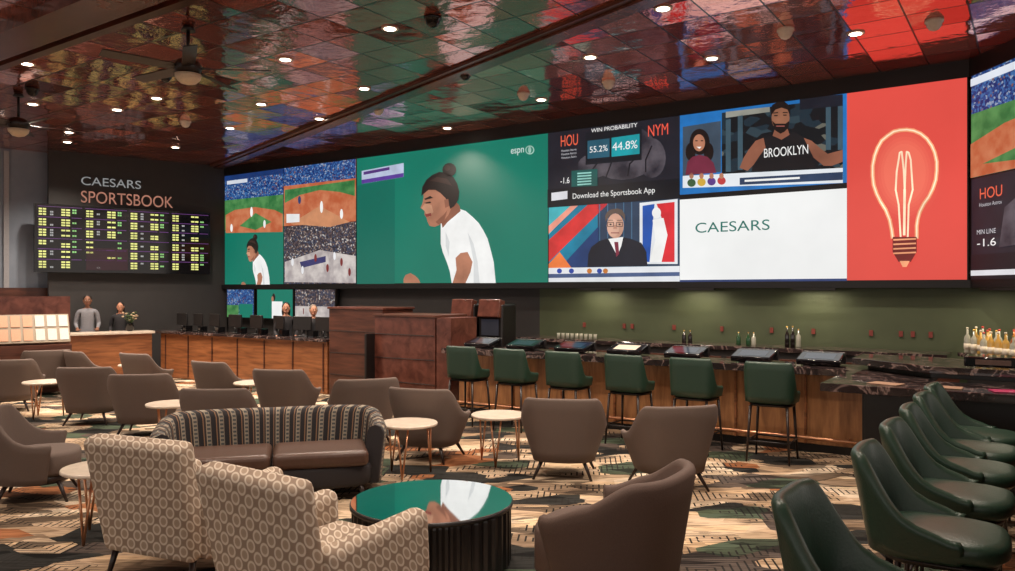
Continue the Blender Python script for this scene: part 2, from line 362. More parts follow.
TEAL=flat(10,120,100); TEALD=flat(8,106,90); SK=emc(176,118,92,.95); SKD=emc(140,88,68,.95); SKL=emc(200,146,116,.95); HAIR=emc(26,18,18); HAIR2=emc(58,40,36); WHT=emc(240,240,238,1.0); BLKL=emc(10,12,16)
def woman(b,f,l):
    T=lambda L:[f(x,y) for x,y in L]
    def c(x,y,r,m,l): art(b,[f(x+r*math.cos(k*.45),y+r*math.sin(k*.45)) for k in range(14)],m,l)
    art(b,T([(441,222),(446,214),(452,210),(460,209),(466,211),(473,217),(479,223),(484,231),(488,239),(491,250),(494,262),(496,283),(452,283),(450,271),(447,262),(443,252),(441,244)]),WHT,l)
    art(b,T([(468,232),(474,244),(478,262),(480,283),(474,283),(474,262),(471,246)]),emc(214,216,216),l+1)
    art(b,T([(446,232),(450,242),(449,256),(446,246)]),emc(212,214,214),l+1)
    art(b,T([(440,216),(446,204),(455,200),(460,206),(461,211),(454,217),(448,222),(443,228)]),SKD,l+1)
    art(b,T([(424,191),(430,188),(437,186),(444,189),(448,194),(452,201),(452,208),(449,215),(445,220),(440,225),(435,227),(430,226),(428,222),(427,218),(425,215),(425,211),(421,208),(423,203),(424,198)]),SK,l+2)
    art(b,T([(426,203),(432,205),(434,212),(430,217),(427,214),(425,211),(422,208)]),SKL,l+3)
    art(b,T([(422,196),(423,187),(427,180),(433,175),(440,172),(448,173),(454,177),(458,184),(460,192),(459,200),(455,206),(451,209),(449,203),(446,198),(441,193),(436,190),(429,190)]),HAIR,l+4)
    art(b,T([(430,181),(438,177),(448,179),(453,186),(447,184),(438,182)]),HAIR2,l+5)
    c(450,170,7,HAIR,l+4); c(448,168,3,HAIR2,l+5)
    art(b,T([(445,200),(449,199),(450,206),(446,208)]),SKD,l+5)
    art(b,T([(425,199),(431,196),(434,198),(426,200)]),HAIR,l+5); art(b,T([(425,203),(431,201.5),(432,203),(427,203.8)]),HAIR,l+5)
    art(b,T([(425.5,214.5),(432,213),(432,216),(427,217)]),emc(140,60,56),l+5)
    art(b,T([(436,222),(444,215),(448,210),(445,220),(440,225)]),SKD,l+3)
    art(b,T([(456,258),(461,253),(468,252),(473,262),(471,272),(466,283),(453,283),(457,270)]),SK,l+2)
    art(b,T([(404,279),(406,275),(411,273),(416,276),(419,279),(421,283),(404,283)]),SK,l+2)
b=B()
b.box((-8.83,12.165,3.45),(16.15,.11,2.78),BLK)
u=[P(x,200)[0] for x in (225,284,357,548,680,847,967)]
hm=3.45
rect(b,u[0],u[1]-.02,hm,H1,CROWDB,1); rect(b,u[0],u[1]-.02,hm,hm+.75,GRASS,2)
art(b,[(226,233),(226,215),(235,210),(255,207),(275,210),(283,214),(283,232)],DIRT,3); art(b,[(240,226),(256,213),(272,222),(256,230)],GRASS,4)
rect(b,u[0],u[1]-.02,H1-.12,H1,emc(24,54,110),4); rect(b,u[0]+.1,u[0]+.9,H1-.22,H1-.13,emc(210,215,225),5); ell(b,252,212,1.3,5,WHT,5); ell(b,232,228,1.2,4,WHT,5); ell(b,265,224,1.2,4,WHT,5)
rect(b,u[1],u[2]-.03,hm,H1,DIRT,1); art(b,[(285,203),(300,195),(320,190),(340,192),(355,196),(355,180),(285,190)],GRASS,2)
rect(b,u[1],u[2]-.03,H1-.42,H1,CROWDB,3); art(b,[(290,224),(320,206),(350,222),(330,227)],emc(206,140,100,.9),2); ell(b,322,207,1.5,6,WHT,5); ell(b,342,214,1.5,5,WHT,5); ell(b,300,200,1.5,4,emc(40,60,110),5)
art(b,[(287,214),(300,214),(300,222),(287,223)],emc(230,230,230),5)
rect(b,u[0],u[1]-.02,H0,hm-.01,TEAL,1)
woman(b,lambda x,y:(225+(x-357)*.31+2,233+(y-160)*.43),2)
rect(b,u[1],u[2]-.03,H0,hm-.01,CROWDD,1); art(b,[(285,282),(285,262),(320,250),(356,256),(356,283)],COURT,2)
art(b,[(300,262),(326,256),(326,262),(302,268)],emc(60,60,110,.9),3)
for x,y in ((293,262),(303,270),(316,258),(328,268),(342,262),(350,272),(335,256)): ell(b,x,y,1.3,4,emc(235,235,238) if x%2 else emc(120,40,40),5)
rect(b,u[2],u[3],H0,H1,TEAL,1); art(b,[(357,186),(395,178),(395,284),(357,284)],TEALD,2)
art(b,[(362,171),(404,163),(404,177),(362,184)],emc(180,190,215),3); art(b,[(362,180),(404,173),(404,177),(362,184)],emc(90,60,150),4)
art(b,[(364,172),(390,167),(390,170),(364,175)],emc(80,50,120),5)
woman(b,lambda x,y:(x,y),3)
ell(b,530,150,4.5,4.5,emc(160,200,185),2); ell(b,530,150,3.4,3.4,TEAL,3); ell(b,530,150,1.6,3.4,emc(160,200,185),4)
# odds tile
rect(b,u[3],u[4],hm+.0,H1,emc(28,30,40),1)
ell(b,622,152,36,28,GLOVE,2); ell(b,652,158,14,20,GLOVE,3); ell(b,594,166,16,12,GLOVE,3)
for q in ([(588,176),(600,160),(604,146)],[(606,178),(612,162),(612,150)],[(628,176),(630,164),(636,158)],[(646,172),(646,160),(652,146)]): stroke(b,q,1.4,emc(22,22,30),4)
art(b,[(586,133),(642,126),(642,160),(586,165)],emc(20,26,34),5)
rect(b,u[3],u[4],hm,hm+.33,emc(16,20,28),6); art(b,[(552,193),(568,191),(568,199),(552,201)],emc(220,220,225),7)
art(b,[(612,138),(640,134),(640,154),(612,157)],emc(24,150,160),6); art(b,[(588,141),(610,138.5),(610,157),(588,159)],emc(40,90,110),6)
art(b,[(572,171),(598,169),(598,186),(572,187)],emc(16,84,80),7)
for k in range(5): art(b,[(578,173+k*2.8),(592,172+k*2.8),(592,173.4+k*2.8),(578,174.4+k*2.8)],emc(150,210,200),8)
# anchor tile
art(b,[(549,207),(680,196),(680,266),(549,268)],emc(18,120,150),2)
art(b,[(549,207),(575,205),(549,235)],emc(70,180,190),3); art(b,[(549,240),(590,203),(610,202),(549,262)],emc(205,50,50),3); art(b,[(549,226),(572,205),(580,204),(549,234)],emc(230,150,130),4); art(b,[(560,268),(600,225),(600,268)],emc(30,60,110),3); art(b,[(549,264),(560,252),(572,268),(549,268)],emc(230,120,60),4)
art(b,[(598,203),(680,196),(680,266),(598,267)],emc(40,60,84),3)
for k in range(5): stroke(b,[(600+k*8,204-k*.7),(600+k*8,266)],.8,emc(70,110,140),4)
art(b,[(640,203),(678,199),(678,264),(640,264)],emc(225,228,232),5); art(b,[(643,206),(655,204),(650,262),(643,262)],emc(20,80,170),6); art(b,[(657,204),(675,202),(675,262),(662,262),(668,235)],emc(210,40,50),6); ell(b,657,213,4.5,5.5,WHT,7); art(b,[(653,220),(664,218),(668,235),(662,262),(650,262),(656,240)],WHT,7)
art(b,[(588,267),(589,254),(592,247),(600,241),(610,238),(622,237),(632,239),(642,243),(647,252),(648,266)],emc(24,28,40),8)
art(b,[(609,239),(624,237),(622,246),(618,256)],WHT,9); art(b,[(615,242),(619,242),(620,254),(617,257)],emc(120,40,60),10)
ell(b,616,226,8.5,12.5,emc(204,156,134),9); ell(b,614,228,6,9,emc(216,170,148),10); art(b,[(606.5,222),(606,216),(608,212),(612,209.5),(618,208.5),(623,210),(626,215),(626,222),(623,216),(616,213),(610,216)],emc(92,76,68),11)
for x in (611.5,620.5):
    stroke(b,[(x-3,222.5),(x+3,222.5),(x+3,226.5),(x-3,226.5),(x-3,222.5)],.6,emc(60,50,50),12); ell(b,x,224.5,1.1,.8,emc(50,40,38),12); stroke(b,[(x-2.4,220.5),(x+2.4,220.3)],.7,emc(110,88,76),12)
stroke(b,[(612,233),(620,233)],1,emc(150,84,80),12); art(b,[(615,225),(617,225),(618,229),(614,229)],emc(190,138,118),12)
art(b,[(549,268),(680,266),(680,281.5),(549,282)],emc(225,228,232),5); art(b,[(549,274),(680,272),(680,276),(549,278)],emc(70,90,130),6)
for x in (560,572,590,600,606): ell(b,x,271,2.5,2.5,emc(200,120,50) if x%4 else emc(40,70,160),7)
# gym tile
rect(b,u[4],u[5],hm+.02,H1,emc(30,110,180),2)
art(b,[(722,113),(843,98),(843,168),(722,176)],CROWDK,3)
for x,y0_,y1_ in ((726,120,172),(738,116,170),(826,104,150),(838,103,150)): art(b,[(x,y0_),(x+5,y0_-1),(x+5,y1_),(x,y1_)],emc(60,84,96),4)
art(b,[(726,112),(770,107),(770,112),(726,118)],emc(150,150,140),4)
art(b,[(683,127),(721,121),(721,172),(683,176)],emc(60,76,92),3)
art(b,[(683,188),(683,176),(843,168),(843,183)],emc(225,230,235),4); art(b,[(740,185),(740,178),(843,172),(843,180)],emc(40,60,90),5); art(b,[(745,180),(800,177),(800,179),(745,182)],WHT,6)
art(b,[(800,98.5),(843,94.5),(843,106),(800,110)],emc(22,28,40),5)
art(b,[(752,172),(753,160),(756,150),(760,142),(766,138),(776,134),(794,132),(802,136),(807,140),(812,150),(816,168)],emc(22,22,26),6)
art(b,[(764,138),(756,141),(749,150),(744,158),(740,168),(748,171),(754,165),(760,156),(766,148)],SKD,7); art(b,[(804,138),(812,141),(820,148),(828,154),(843,150),(843,162),(832,166),(824,166),(814,158)],SKD,7)
art(b,[(775,130),(788,129),(790,135),(782,140),(773,136)],SKD,8)
ell(b,781,118,9,13,emc(150,100,76),9); art(b,[(771.5,116),(771,110),(773,105),(779,102),(785,102),(790,106),(791,116),(788,110),(782,108),(776,110)],HAIR,10); art(b,[(772.5,121),(776,124),(786,124),(790,121),(789,128),(785,132),(781,134),(776,131)],HAIR,10); stroke(b,[(777,126.5),(785,126.5)],1.2,emc(150,84,78),11)
stroke(b,[(775,116),(778,116)],1.1,BLKL,11); stroke(b,[(784,115.5),(787,115.5)],1.1,BLKL,11); stroke(b,[(774,113.5),(778.5,113)],1,HAIR,11); stroke(b,[(783.5,113),(788,113)],1,HAIR,11)
ell(b,700,142,10,13,HAIR,6); ell(b,691,152,5,9,HAIR,6); ell(b,709,152,5,9,HAIR,6); ell(b,699.5,143,6,8.5,SK,7); art(b,[(686,175),(688,162),(693,157),(700,155),(708,157),(714,163),(717,173)],emc(110,40,60),8); art(b,[(697,147),(702,147),(700,149)],WHT,8); stroke(b,[(696,141),(698,141)],1,BLKL,8); stroke(b,[(701.5,141),(703.5,141)],1,BLKL,8)
for x,c_ in ((692,(60,90,60)),(702,(200,160,60)),(712,(90,60,130)),(722,(180,60,60))):
    ell(b,x,183-(x-692)*.07,4.2,4,emc(*c_),7); ell(b,x,176,2.2,3,SK,8)
rect(b,u[4],u[5],H0,hm,flat(240,241,240,1.0),3); rect(b,u[4],u[5],hm-.02,hm+.06,BLKL,4); art(b,[(680,280),(847,278.5),(847,281),(680,282)],emc(40,60,110),4)
# bulb tile
CORAL=flat(230,80,70); rect(b,u[5],u[6],H0,H1,CORAL,1)
GL=emc(255,170,124,1.0); GL2=emc(255,225,190,1.2)
bulb=[(893,238),(892,230),(890,220),(886,210),(881,202),(877,194),(874,185),(873,176),(873,166),(875,156),(878,148),(882,141),(888,136),(894,132),(900,130.5),(907,130),(914,131),(921,134),(927,139),(932,146),(935,153),(937,162),(937,171),(936,180),(933,189),(929,197),(924,204),(920,212),(918,219),(917,226),(917,238)]
for k in range(6): ell(b,905,173,36-k*3,47-k*3.6,flat(231+k*3,84+k*6,73+k*4),2+k,32)
stroke(b,bulb,4,GL,9); stroke(b,bulb,1.4,GL2,10)
stroke(b,[(901,238),(899,205),(896,190),(897,172),(899,160),(900,153),(902,152),(904,170),(905,190),(906,165),(907,152),(909,153),(911,160),(912,175),(913,190),(909,205),(908,238)],1.8,GL2,10)
stroke(b,[(904.5,235),(905,190)],2.5,GL2,11)
art(b,[(893,237),(917,237),(917,252),(911,262),(899,262),(893,252)],emc(120,36,34),11)
for k in range(4): stroke(b,[(894,240+k*4.5),(916,239+k*4.5)],1.6,GL,12)
art(b,[(900,261),(910,261),(907,267),(903,267)],GL,12)
vw=fin(b,'video_wall',FW)
def wtext(s,x0,y0,x1,y1,m,l):
    a=P(x0,y1); c=P(x1,(y0+y1)/2); a2=P(x0,y0); text(s,FW,a[0],D-.003*l,a[1],c[0]-a[0],a2[1]-a[1],m,vw)
wtext('CAESARS',695,223,769,233,emc(30,110,100),6)
wtext('HOU',561,136,578,147,emc(235,100,70),9); wtext('NYM',648,126,668,137,emc(235,90,70),9)
wtext('55.2%',590,147,608,153,WHT,9); wtext('44.8%',613,143,638,151,WHT,9)
wtext('WIN PROBABILITY',592,129,638,133,WHT,9)
wtext('Download the Sportsbook App',573,192,655,199,WHT,9)
wtext('BROOKLYN',764,149,808,158,WHT,10); wtext('espn',511,147,524,154,emc(210,225,220),5)
wtext('-1.6',561,178,570,184,WHT,9)
for y in (150,153.5,157): wtext('Houston Astros'[:14-int(y)%3],562,y,577,y+2.2,emc(190,190,195),9)
# right wall screen
b=B()
b.box((1.5,.09,3.45),(3.0,.1,2.78),BLK)
def rr(x0,x1,h0,h1,m,l): b.poly([(x0,.035-.003*l,h0),(x1,.035-.003*l,h0),(x1,.035-.003*l,h1),(x0,.035-.003*l,h1)],m)
rr(.05,2.95,hm,H1,CROWDB,1); rr(.05,2.95,hm,hm+.85,GRASS,2)
b.poly([(0.05,.02,hm),(2.9,.02,hm),(2.9,.02,hm+.4),(2.2,.02,hm+.6),(1.4,.02,hm+.66),(.7,.02,hm+.6),(.05,.02,hm+.45)],DIRT)
b.poly([(.3,.015,hm+.15),(1.2,.015,hm+.3),(2.0,.015,hm+.2),(1.2,.015,hm+.08)],GRASS)
rr(.05,2.95,H1-.14,H1-.04,emc(220,225,235),5)
rr(.05,2.95,H0,hm-.02,emc(26,30,40),1); rr(.05,2.95,H0,H0+.33,emc(14,18,26),3); rr(.05,2.95,H0+.05,H0+.12,emc(220,220,225),4)
b.poly([(.6,.02,H0+.4),(1.5,.02,H0+.45),(1.9,.02,H0+.9),(1.2,.02,H0+1.15),(.7,.02,H0+.9)],GLOVE)
vr=fin(b,'video_screen',FR)
text('HOU',FR,.25,.0,3.14,.42,.14,emc(235,100,70),vr); text('-1.6',FR,.2,.0,2.52,.36,.1,WHT,vr)
text('Houston Astros',FR,.25,.0,3.04,.42,.05,emc(190,190,195),vr); text('MIN LINE',FR,.2,.0,2.68,.36,.06,emc(200,200,205),vr)
# ---------- sign + odds board ----------
sg=text('CAESARS',FL,-3.23,-.03,4.33,1.25,.19,emc(160,162,162,.7),None,'wall_sign_lettering')
text('SPORTSBOOK',FL,-3.23,-.03,3.93,1.97,.27,emc(186,128,108,.8),sg,'wall_sign_word')
b=B(); b.box((-2.28,-.1,3.09),(3.72,.16,1.5),BLKG)
def lb(x,z,w,h,m): b.poly([(x,-.185,z),(x+w,-.185,z),(x+w,-.185,z+h),(x,-.185,z+h)],m)
YL=emc(220,220,130,1.2); PU=emc(110,60,130,.8); GRL=emc(150,215,130,.9); WL=emc(190,190,190,.8)
for hblock,nr in ((3.12,11),(2.42,11)):
    for blk in range(4):
        x0=-4.08+blk*.92
        lb(x0,hblock+.655,.86,.012,PU)
        for r_ in range(nr):
            z=hblock+.015+r_*.057
            if r_%4==3: lb(x0,z+.01,.6,.014,PU); lb(x0+.65,z+.01,.2,.014,PU); continue
            for c_ in range(4):
                pr=(.96,.5,.9,.4)[c_]
                if hblock<3 and blk in (1,): pr*=.25
                if random.random()<pr:
                    w_=(.14,.06,.17,.08)[c_]; m_=(YL,WL,YL,GRL)[c_]
                    lb(x0+.02+c_*.215,z,w_*.45,.036,m_); lb(x0+.02+c_*.215+w_*.55,z,w_*.45,.036,m_)
lb(-3.14,2.4,.86,.5,emc(60,20,40,.5))
fin(b,'odds_board',FL)
for k,(x0,x1) in enumerate(((229,257),(259,296),(297,338))):
    b=B(); a0=P(x0,290)[0]; a1=P(x1,290)[0]
    b.box(((a0+a1)/2,12.07,1.62),(a1-a0,.08,.74),BLK)
    yv=12.025
    def q(x,z,w,h,m,o=0): b.poly([(x,yv-o,z),(x+w,yv-o,z),(x+w,yv-o,z+h),(x,yv-o,z+h)],m)
    w_=a1-a0-.06
    q(a0+.03,1.28,w_,.68,(CROWDB,TEAL,CROWDD)[k])
    if k==1:
        b.sph((a0+w_*.5,yv,1.78),(.06,.004,.09),HAIR,seg=10); q(a0+w_*.45,1.28,w_*.3,.4,WHT,.004); b.sph((a0+w_*.47,yv,1.74),(.045,.008,.07),SK,seg=10)
    if k==2: q(a0+.03,1.28,w_,.3,COURT,.004); q(a0+.3,1.4,.03,.13,emc(120,40,40),.006); q(a0+.6,1.38,.03,.13,emc(40,60,120),.006)
    if k==0: q(a0+w_*.5,1.28,w_*.5,.33,TEAL,.004); q(a0+.03,1.28,w_*.45,.3,GRASS,.004)
    fin(b,'wall_television',FW)
# ---------- bar ----------
b=B()
RE=.1
cnt=[(-7.7,9.45),(-1.75,9.45),(-1.75,8.0),(RE,8.0),(RE,2.2),(RE+.75,2.2),(RE+.75,8.8),(-.9,8.8),(-.9,10.2),(-7.7,10.2)]
b.prism(cnt,.96,1.04,MARBLE)
def fs(u0,v0,u1,v1,m,z0=0,z1=.96,t=.06):
    L=math.hypot(u1-u0,v1-v0); a=math.atan2(v1-v0,u1-u0)
    b.box(((u0+u1)/2,(v0+v1)/2,(z0+z1)/2),(L,t,z1-z0),m,Matrix.Rotation(a,3,'Z'))
fs(-7.6,9.8,-1.4,9.8,WOODB,.1); fs(-7.6,9.83,-1.4,9.83,BLK,0,.1); fs(-1.4,9.8,-1.4,8.35,BLK); fs(-1.4,8.35,RE+.35,8.35,BLK); fs(RE+.35,8.35,RE+.35,2.3,WOOD)
b.box((-4.4,10.1,.5),(6.2,.06,.94),BLK)
for k in range(8): b.box((-7.4+k*.85,9.76,.53),(.03,.04,.86),WOODK)
b.cyl((-7.6,9.58,.2),(-1.5,9.58,.2),.022,.022,ROSE)
for k in range(8): b.cyl((-7.4+k*.8,9.58,.2),(-7.4+k*.8,9.78,.2),.012,.012,ROSE,8)
b.prism([(-1.75,9.6),(-.9,8.95),(1.0,8.95),(1.0,9.5),(-1.2,10.3),(-1.75,10.3)],1.1,1.17,MARBLE); b.prism([(-1.6,9.7),(-.9,9.1),(.9,9.1),(.9,9.4),(-1.2,10.2),(-1.6,10.2)],1.04,1.1,BLK)
fin(b,'bar_counter',FW,.006)
b=B(); b.rbox((0,0,.06),(.5,.4,.1),BLKG,None,.015,2); b.box((0,-.18,.06),(.3,.06,.05),LEATH); X,Y=W(-.35,9.2)
b.finish('card_reader_box',(X,Y,1.175),-TH)
b=B()
for k in range(3): b.box((-1.2+k*.5,8.25,1.046),(.28,.2,.006),mat('magenta_reflection',col(170,40,90),.4) if k==2 else mat('menu_cream',col(150,120,96),.5),Matrix.Rotation(.3*k-.3,3,'Z'))  # magenta piece is a counter reflection put in as colour
fin(b,'bar_menus',FW)
b=B(); b.box((-4.3,11.8,.52),(6.6,.6,1.04),DARKW); b.box((-4.3,11.78,1.08),(6.7,.66,.06),MARBLE)
for k in range(9): b.box((-7.4+k*.78,11.49,.5),(.7,.02,.9),WOOD)
fin(b,'back_bar_cabinet',FW,.005)
for i,uu in enumerate((-7.2,-6.4,-5.55,-4.7,-3.85,-2.95,-2.15)):
    b=B(); R=Matrix.Rotation(math.radians(14),3,'X')
    b.rbox((0,0,.075),(.5,.32,.07),BLKG,R,.015,2); b.rbox((0,.2,.08),(.5,.05,.14),BLK,None,.01,2)
    p=[Vector((-.17,-.10,.0365)),Vector((.17,-.10,.0365)),Vector((.17,.10,.0365)),Vector((-.17,.10,.0365))]
    b.poly([tuple(R@q+Vector((0,0,.075))) for q in p],(emc(255,225,190,1.3) if i==3 else mat('screen_dim',col(60,74,92),.08,em=.35)))  # the single bright top is glare painted as emission
    for s in (-1,1): b.box((s*.2,.224,.1),(.02,.01,.02),mat('indicator_red',col(220,50,40),em=1.5))
    X,Y=W(uu,9.85); b.finish('gaming_terminal',(X,Y,1.045),-TH)
def bottle(b,x,y,z,h,r,m,capm):
    b.lathe([(r*.9,0),(r,.01),(r,h*.55),(r*.85,h*.64),(r*.35,h*.74),(r*.32,h*.95)],(x,y,z),m,12)
    b.cyl((x,y,z+h*.93),(x,y,z+h),r*.4,r*.36,capm,8)
def gl(name,c): return mat(name,c,.06,spec=.8,bscale=3)
BC=[gl('amber_glass',col(150,80,25)),gl('clear_glass',col(165,165,150)),gl('green_glass',col(30,70,40)),gl('gold_glass',col(195,155,80)),gl('dark_glass',col(28,22,20))]
RED=mat('red_cap',col(180,50,40),.4); GOLD=mat('gold_cap',col(190,150,70),.3,.8)
LBL=mat('label_paper',col(225,215,195),.6)
b=B()
for uu in (-4.62,-4.52,-3.75,-3.6,-3.52,-3.03,-2.95,-2.87): bottle(b,uu,11.75,1.11,random.uniform(.26,.33) if uu>-3.2 else .2,.035,BC[random.choice((4,2,4,1))],GOLD)
fin(b,'liquor_bottles',FW)
b=B()
for k in range(9): b.lathe([(.02,0),(.026,.005),(.03,.09),(.028,.091)],(-6.9+k*.09,11.7,1.11),BC[1],10)
fin(b,'glassware',FW)
b=B(); b.box((1.6,-.12,1.1),(2.0,.5,.05),MARBLE); b.box((1.6,0,.54),(2.0,.4,1.07),DARKW); b.box((.45,-.05,1.1),(.6,.36,.05),MARBLE); b.box((.45,.02,.54),(.5,.3,1.07),DARKW)
fin(b,'side_back_bar',FR,.005)
b=B()
for k in range(14):
    for j in range(2):
        yy=-.16+j*.12 if k<4 else -.3+j*.2
        bottle(b,.25+k*.13,yy,1.127,random.uniform(.28,.36),.04,BC[random.choice((0,1,3,3,1))],random.choice((GOLD,RED,LBL)))
        b.cyl((.25+k*.13,yy,1.17),(.25+k*.13,yy,1.25),.0415,.0415,LBL,12)
fin(b,'liquor_bottles',FR)
b=B()
for x in (582,622,630,672,720,770,812,870,900,912,930):
    u_=P(x,330)[0]; b.box((u_,12.19,1.33),(.05,.03,.08),mat('outlet_red',col(120,52,44),.5))
fin(b,'wall_outlets',FW)
# ---------- ticket counter, partitions ----------
b=B(); b.box((-13.6,10.3,.5),(5.4,.55,.98),WOODK); b.box((-13.6,10.28,1.01),(5.5,.7,.05),MARBLE)
for k in range(7): b.box((-16.1+k*.85,10.015,.5),(.03,.02,.9),WOOD)
fin(b,'ticket_counter',FW,.005)
b=B(); b.box((-3.55,-.95,.5),(3.1,.5,.98),WOODK); b.box((-3.55,-.96,1.01),(3.2,.62,.05),TOPW)
fin(b,'service_counter',FL,.005)
for uu in (-15.9,-15.3,-14.7,-14.0,-13.3,-12.6,-11.9,-11.3):
    b=B(); b.rbox((0,0,.26),(.42,.04,.27),BLK,None,.01,2); b.cyl((0,0,.0),(0,0,.14),.02,.02,BLK,8); b.rbox((0,0,.01),(.2,.16,.02),BLK,None,.005,1); b.box((.26,-.02,.06),(.12,.16,.12),BLKG)
    X,Y=W(uu,10.3); b.finish('monitor',(X,Y,1.036),-TH+random.uniform(-.3,.3))
b=B(); b.box((-10.15,10.4,.8),(1.35,.8,1.6),WOOD); b.box((-10.15,10.4,1.62),(1.4,.85,.04),WOODT)
b.box((-8.75,10.15,.75),(1.35,.8,1.5),WOODT); b.box((-8.75,10.15,1.52),(1.4,.85,.04),WOOD); b.box((-9.45,10.0,.6),(.05,.9,1.2),BLK)
for z in (.4,.8,1.2): b.box((-8.75,9.74,z),(1.33,.012,.012),BLK); b.box((-10.15,9.99,z),(1.33,.012,.012),BLK)
b.box((-7.9,10.1,.75),(.3,.7,1.5),WOODT)
fin(b,'wood_partition',FW,.008)
for uu in (-8.45,-7.85):
    b=B(); b.rbox((0,0,.85),(.5,.45,1.7),BLK,None,.03,2); b.rbox((0,-.2,1.62),(.46,.16,.32),WOODT,Matrix.Rotation(-.2,3,'X'),.02,2); b.box((0,-.235,1.3),(.36,.02,.28),emc(50,50,60,.5)); b.box((0,-.3,1.02),(.4,.2,.04),BLKG)
    X,Y=W(uu,11.2); b.finish('betting_kiosk',(X,Y,0),-TH)
b=B(); ra=FL[2]
b.box((0,0,.45),(2.2,.5,.9),WOOD); R=Matrix.Rotation(math.radians(-28),3,'X')
b.box((0,.05,1.2),(2.2,.05,.6),mat('rack_board',col(150,135,115),.6),R); b.box((0,.3,1.15),(2.3,.06,1.35),WOODT)
for i in range(11):
    for j in range(2):
        c=Vector((-1.0+i*.2,-.033,-.14+j*.29)); c=R@c+Vector((0,.05,1.2))
        b.box(c,(.15,.012,.24),mat('betting_sheet_%d'%((i//4)%3),[col(205,190,170),col(195,145,115),col(205,200,190)][(i//4)%3],.6),R)
b.finish('betting_sheet_rack',((-8.64-10.3)/2,(15.2+13.9)/2,0),ra)
# ---------- chairs ----------
def lounge(name,x,y,rz,fab,k=1.0):
    b=B()
    shell(b,.45,.40,.68,.18,lambda t:.85-.3*sm((t-.42)/.45),112,.72,.055,fab)
    cushion(b,.33,.32,.8,.24,.45,fab,(0,.06))
    cushion(b,.30,.28,.8,.16,.25,DLEG,(0,.04))
    for sx in (-1,1):
        for sy in (-1,1):
            b.cyl((sx*.2,sy*.19+.02,.22),(sx*.30,sy*.29+.02,0),.024,.013,DLEG,10)
    return b.finish(name,(x,y,0),rz)
L_=[(-8.05,12.6,.3),(-4.45,7.3,-1.2),(-8.6,14.5,.5),(-6.1,11.4,.1),(-7.7,14.3,-.7),(-4.9,10.5,.15),(-6.4,13.8,-.5),(-4.5,12.25,-.5),(-3.3,9.0,.0),(-3.15,11.1,-.2),(-1.85,9.95,.35),(-.9,9.0,-.35),(.6,8.2,-.15),(1.6,7.7,.2)]
for x,y,r in L_: lounge('lounge_chair',x,y,r,FABG)
def swivel(x,y,rz):
    b=B()
    shell(b,.52,.48,.75,.12,lambda t:.84-.26*sm((t-.4)/.55),122,.78,.09,FABB)
    cushion(b,.40,.40,.75,.14,.46,FABB,(0,.09))
    cushion(b,.30,.30,.9,.05,.15,DLEG,(0,.04))
    for a in range(4):
        t=a*math.pi/2+.78; b.cyl((0.22*math.cos(t),.22*math.sin(t)+.04,.08),(.33*math.cos(t),.33*math.sin(t)+.04,0),.025,.015,DLEG,10)
    b.finish('swivel_chair',(x,y,0),rz)
swivel(.68,4.95,1.0)
def armchair(x,y,rz):
    b=B()
    b.rbox((0,-.37,.60),(.78,.16,.80),RING,Matrix.Rotation(.2,3,'X'),.055,4,top=1.08)
    for s in (-1,1): b.rbox((s*.38,.10,.43),(.15,.80,.42),RING,Matrix.Rotation(.06,3,'X'),.065,4)
    b.rbox((0,.04,.28),(.62,.72,.18),RING,None,.04,3); b.rbox((0,.12,.42),(.58,.68,.13),RING,None,.05,4)
    for sx in (-1,1):
        for sy in (-1,1): b.cyl((sx*.33,sy*.3,.23),(sx*.36,sy*.36,0),.025,.014,DLEG,10)
    b.finish('patterned_armchair',(x,y,0),rz)
armchair(-2.22,5.4,-.38); armchair(-1.1,4.45,-.60)
b=B()
shell(b,1.07,.50,.55,.12,lambda t:.77-.10*sm((t-.5)/.4),116,.95,.15,STRIPE,N=110,M=8)
cushion(b,.92,.38,.4,.12,.32,STRIPE,(0,.06),60)
for s in (-1,1): b.rbox((s*.44,.14,.39),(.86,.64,.15),LEATH,None,.05,4)
for sx in (-1,1):
    for sy in (-.25,.33): b.cyl((sx*.8,sy,.12),(sx*.83,sy*1.05,0),.028,.018,DLEG,10)
b.finish('striped_loveseat',(-2.24,7.4,0),math.pi+.26)
b=B(); seg=180; i=b.mi(BLK); rr_=[]
for z,base in ((0.02,.55),(.04,.555),(.40,.555),(.42,.55)):
    rr_.append([b.bm.verts.new(((base+(.012 if (k//2)%2 else -.006))*math.cos(2*math.pi*k/seg),(base+(.012 if (k//2)%2 else -.006))*math.sin(2*math.pi*k/seg),z)) for k in range(seg)])
for A,C in zip(rr_,rr_[1:]):
    for k in range(seg): b.bm.faces.new((A[k],A[(k+1)%seg],C[(k+1)%seg],C[k])).material_index=i
b.cyl((0,0,0),(0,0,.03),.5,.5,BLK,48); b.cyl((0,0,.42),(0,0,.445),.58,.58,BLK,72); b.cyl((0,0,.445),(0,0,.452),.572,.572,GLASSTOP,72)
b.finish('drum_coffee_table',(-.54,5.55,0))
def sidetable(x,y,r=.31,h=.55):
    b=B(); b.lathe([(r-.01,0),(r,.008),(r,.025),(r-.006,.032)],(0,0,h-.03),TOPW,40)
    for k in range(3):
        a=k*2.094+.4
        b.cyl((r*.75*math.cos(a-.25),r*.75*math.sin(a-.25),h-.03),(r*.8*math.cos(a),r*.8*math.sin(a),0),.010,.010,ROSE,8)
        b.cyl((r*.75*math.cos(a+.25),r*.75*math.sin(a+.25),h-.03),(r*.8*math.cos(a),r*.8*math.sin(a),0),.010,.010,ROSE,8)
    b.finish('side_table',(x,y,0))
for x,y in ((-.1,8.75),(-1.05,8.2),(-4.15,9.6),(-3.85,11.8),(-3.2,6.15),(-7.0,14.6),(-7.1,11.9)): sidetable(x,y)
